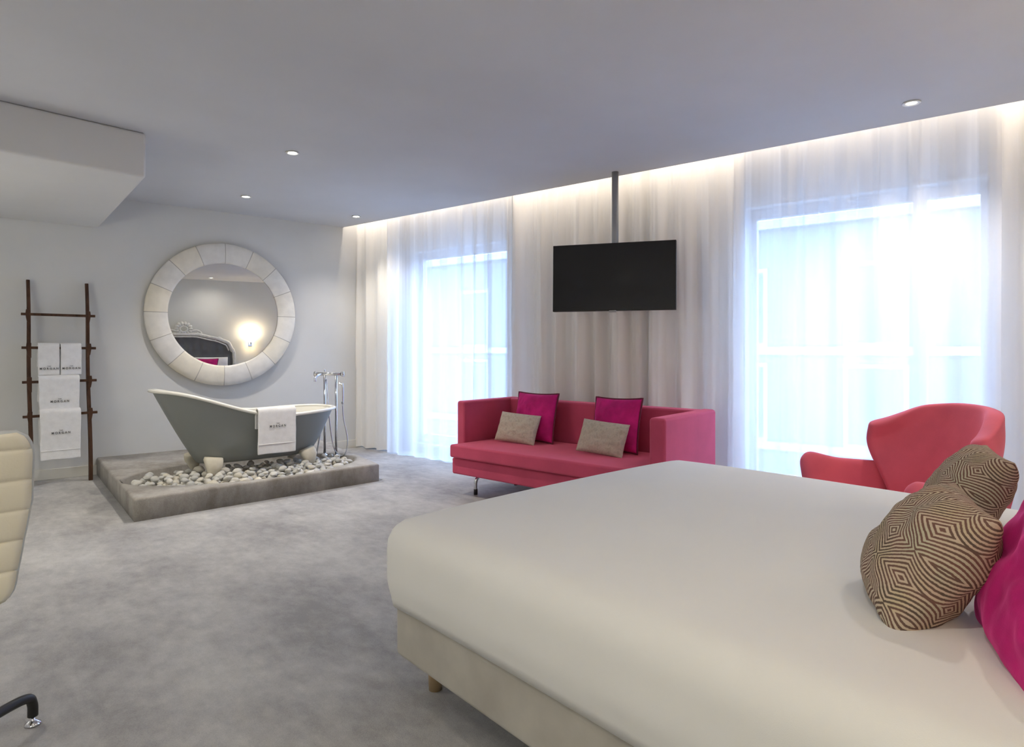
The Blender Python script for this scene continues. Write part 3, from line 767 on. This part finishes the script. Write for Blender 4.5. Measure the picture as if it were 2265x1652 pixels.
pts = [(-1.02, 0, -.22), (-1.02, 0, .5), (-1.0, 0, .95)] + [(-1.0+2*k/40, 0, topz(-1.0+2*k/40)) for k in range(1, 40)] + [(1.0, 0, .95), (1.02, 0, .5), (1.02, 0, -.22)]
b = bmesh.new(); tube(b, bez(pts, 3), .036, 12); obj('carved_frame', b, 'silver', hbd)
b = bmesh.new(); tube(b, bez([(p[0]*.94, -.02, p[2]-.055) for p in pts[3:-3]], 3), .014, 8); obj('inner_moulding', b, 'silver', hbd)
b = bmesh.new()
for k in range(14):
    a = 2*PI*k/14; mm_ = Matrix.Translation((.13*math.cos(a), 0, 1.47+.11*math.sin(a))) @ Matrix.Rotation(-a, 4, 'Y') @ Matrix.Diagonal((.05, .035, .032, 1))
    bmesh.ops.create_uvsphere(b, u_segments=12, v_segments=8, radius=1, matrix=mm_)
tube(b, bez([(.075*math.cos(2*PI*k/16), -.02, 1.46+.06*math.sin(2*PI*k/16)) for k in range(17)], 3), .018, 8)
for s_ in (-1, 1):
    tube(b, bez([(s_*.10, 0, 1.40), (s_*.24, -.01, 1.44), (s_*.34, 0, 1.39), (s_*.30, -.02, 1.35), (s_*.26, 0, 1.385)], 6), .018, 8)
    tube(b, bez([(s_*.62, 0, 1.23), (s_*.68, -.01, 1.29), (s_*.74, 0, 1.27), (s_*.72, -.01, 1.23)], 6), .016, 8)
obj('crest', b, 'silver', hbd)
# pillows at the headboard (seen in the mirror and at the right edge)
gp = 'pillows and cushions at the head of the bed'
def bedpillow(x, y, z, label, **k):
    c = cushion('bed_pillow', label, .68, .46, .16, 'pillowwhite', 'white pillows against the headboard', None, k.get('seed', 5), cat='pillow', pinch=.03)
    place(c, (x, y, z), PI + k.get('yaw', 0), .30); return c
bedpillow(2.62, -.04, .86, 'white bed pillow standing at the window side of the headboard', seed=8)
bedpillow(1.62, -.04, .86, 'white bed pillow standing at the near side of the headboard', seed=9)
c = cushion('throw_cushion', 'large magenta velvet cushion nearest the camera at the right edge', .46, .46, .17, 'magenta', gp, 'piping', 6, cren=.006, tex=.006)
place(c, (1.58, .27, .84), PI+.45, .45, 0)
c = cushion('throw_cushion', 'magenta velvet cushion further back, mostly hidden behind the patterned ones', .46, .46, .17, 'magenta', gp, 'piping', 7, cren=.006)
place(c, (2.48, .32, .84), PI+.30, .45)
c = cushion('patterned_cushion', 'brown and cream diamond-woven cushion in front, leaning on the magenta one', .32, .33, .20, 'diamond', gp, None, 10, cren=.008, pinch=.05)
place(c, (1.64, .525, .79), PI+.55, .60, .06)
c = cushion('patterned_cushion', 'brown and cream diamond-woven cushion behind, next to the armchair', .32, .33, .20, 'diamond', gp, None, 12, cren=.008, pinch=.05)
place(c, (2.56, .70, .775), PI+.50, .60, .05)

# ------------------------------------------------------------------ armchair
ac = thing('armchair', 'coral rose velvet wing armchair between the bed and the wide window', 'armchair', (3.62, 1.25, 0), 0)
ac.scale = (.93, .93, 1)
arot = math.radians(-124)      # local -y is the way it faces
def bkf(i, j):
    u = -1+2*i; v = j
    hw = .27 + .165*sstep(0, .75, v) ; top = .44+.50*v*(1-.06*u*u) + .03*v*(1-abs(u)**3) - .07*v*sstep(.6, 1, abs(u))
    hw *= 1-.09*sstep(.75, 1, v); x = u*hw; y = .26 + .14*v - .30*abs(u)**2.6*(.55+.6*v)
    return Vector((x, y, top))
obj('backrest', grid(bkf, 24, 14), 'chairv', ac, solid=.085, sub=2, off=0)
for s_ in (-1, 1):
    def amf(i, j, s_=s_):
        t_ = i; x = s_*(.255+.10*j+.10*math.sin(t_*PI*.55)); y = .28-.62*t_
        top = .615 + .035*t_ + .03*sstep(.6, .95, t_) - .05*sstep(.93, 1, t_)
        z = .32+(top-.32)*j; return Vector((x + s_*.02*j*t_, y, z))
    obj('armrest', grid(amf, 14, 6), 'chairv', ac, solid=.085, sub=2, off=0)
b = bmesh.new(); box(b, -.30, .30, -.36, .26, .30, .45); obj('seat_cushion', b, 'chairv', ac, bevel=.06, seg=5)
b = bmesh.new(); box(b, -.27, .27, -.30, .24, .24, .33); obj('seat_shell', b, 'chairv', ac, bevel=.04)
b = bmesh.new(); tube(b, [(0,-.02,.04), (0,-.02,.26)], .028, 16); obj('pedestal', b, 'chrome', ac)
for k in range(4):
    a = PI/4+k*PI/2; b = bmesh.new(); tube(b, [(0,-.02,.05), (.30*math.cos(a), .30*math.sin(a)-.02, .018)], [.02, .012], 10); obj('base_foot', b, 'chrome', ac)
ac.rotation_euler.z = arot

# ------------------------------------------------------------------ office chair at the left edge
och = thing('office_chair', 'cream ribbed leather office chair at the left edge of the photo', 'chair', (-.105, 2.42, 0), PI)
def obk(i, j):
    x = -.235+.47*i; v = j
    z = .535+.49*v; prof = .02*math.sin(v*PI) ; y = .14+.10*v**1.5 - .035*(1-v)**2 - .05*(2*i-1)**2*.6
    rib = .010*abs(math.sin(v*PI*5.5))**.45
    return Vector((x*(1-.0*v), y-prof+rib, z))
def roundtop(bm, xs, zt, r):
    return bm
def outline_ok(i, j):
    # rounded upper corners: squeeze the width near the top and bottom
    p = obk(i, j); e = max(0, (j-.86)/.14); e2 = max(0, (.10-j)/.10)
    k = 1-.16*(1-math.sqrt(max(0, 1-e*e)))-.14*(1-math.sqrt(max(0, 1-e2*e2)))-.30*max(0, .6-j); p.x *= k; return p
obj('backrest', grid(outline_ok, 20, 66), 'leather', och, solid=.022, off=0)
def rim(i, j): p = outline_ok(i, j); return p
per = [outline_ok(0, k/30) for k in range(31)] + [outline_ok(k/12, 1) for k in range(1, 13)] + [outline_ok(1, 1-k/30) for k in range(1, 31)] + [outline_ok(1-k/12, 0) for k in range(1, 13)]
b = bmesh.new(); tube(b, [p for p in per], .0085, 8); obj('edge_frame', b, 'greytrim', och)
def ost(i, j):
    x = -.17+.34*i; y = .08-.40*j; return Vector((x, y, .50+.012*abs(math.sin(j*PI*5))-.05*max(0, j-.8)/.2*.6))
obj('seat', grid(ost, 16, 50), 'leather', och, solid=.03, off=0)
b = bmesh.new(); tube(b, [(0,.03,.07), (0,.03,.47)], .025, 14); obj('gas_column', b, 'black', och)
b = bmesh.new(); tube(b, bez([(0,.05,.45), (0,.17,.46), (0,.185,.56), (0,.20,.70)], 6), .016, 10); obj('back_bracket', b, 'chrome', och)
for k, a in enumerate((math.radians(-132), math.radians(-42), math.radians(48), math.radians(138))):
    c_, s_ = math.cos(a), math.sin(a)
    b = bmesh.new(); tube(b, bez([(0,.03,.10), (.15*c_, .15*s_+.03, .12), (.30*c_, .30*s_+.03, .112), (.375*c_, .375*s_+.03, .098), (.395*c_, .395*s_+.03, .07), (.397*c_, .397*s_+.03, .03)], 6), .0155, 12)
    lg = obj('leg', b, 'black', och)
    b = bmesh.new(); lathe(b, [(.024, 0), (.024, .006), (.012, .014), (.007, .018), (.007, .034)], 16, (.397*c_, .397*s_+.03)); obj('glide_foot', b, 'chrome', lg)

# ------------------------------------------------------------------ added fill lamps, out of view, brightening surfaces that face the camera
def fill_floor_lamp(x, y, label, es):
    t = thing('fill_floor_lamp', label, 'lamp', (x, y, 0), 0)
    b = bmesh.new(); lathe(b, [(.15, 0), (.15, .015), (.02, .03), (.012, .05), (.012, 1.45)], 28); obj('stand', b, 'steel', t)
    m = mat('fill_lamp_shade', (.9,.88,.82), .8, emit=(.98, .94, .84), es=es)
    b = bmesh.new(); rg = [[b.verts.new((q*math.cos(2*PI*k/32), q*math.sin(2*PI*k/32), z)) for k in range(32)] for q, z in ((.22, 1.38), (.18, 1.72))]
    for k in range(32): b.faces.new([rg[0][k], rg[0][(k+1) % 32], rg[1][(k+1) % 32], rg[1][k]])
    obj('lamp_shade', b, m, t)
    b = bmesh.new(); lathe(b, [(.002, 1.715), (.178, 1.715), (.178, 1.722), (.002, 1.722)], 32); obj('shade_top', b, 'white', t)
fill_floor_lamp(-1.3, 5.3, 'added unseen fill lamp with white shade under the boxed soffit at the left', 7.5)
fill_floor_lamp(-1.2, .25, 'added unseen fill lamp with white shade in the corner behind the camera', 4.5)

# ------------------------------------------------------------------ bedside wall lamps
def sconce(x, label, power):
    t = thing('wall_lamp', label, 'lamp', (x, Y0, 1.42), 0, 'bedside wall lamps')
    obj('back_plate', B(-.04, .04, 0, .015, -.10, .06), 'chrome', t, bevel=.003)
    b = bmesh.new(); tube(b, bez([(0,.01,-.06), (0,.08,-.07), (0,.12,-.03), (0,.12,.02)], 6), .008, 8); obj('arm', b, 'chrome', t)
    m = mat('lamp_shade_glow', (.9,.85,.7), .8, emit=(1, .80, .48), es=4)
    b = bmesh.new(); n_ = 28; rg = []
    for r, z in ((.075, 0), (.055, .15)): rg.append([b.verts.new((r*math.cos(2*PI*k/n_), .12+r*math.sin(2*PI*k/n_), z)) for k in range(n_)])
    for k in range(n_): b.faces.new([rg[0][k], rg[0][(k+1) % n_], rg[1][(k+1) % n_], rg[1][k]])
    obj('lamp_shade', b, m, t)
    l = bpy.data.lights.new('bulb_light', 'POINT'); l.energy = power; l.color = (1, .80, .55); l.shadow_soft_size = .05
    lo = bpy.data.objects.new('bulb_light', l); C.objects.link(lo); lo.parent = t; lo.location = (0, .12, .17)
sconce(3.45, 'lit wall lamp beside the headboard, reflected in the round mirror', 6)
sconce(.66, 'lit wall lamp at the near side of the bed', 3)

bpy.context.view_layer.update()
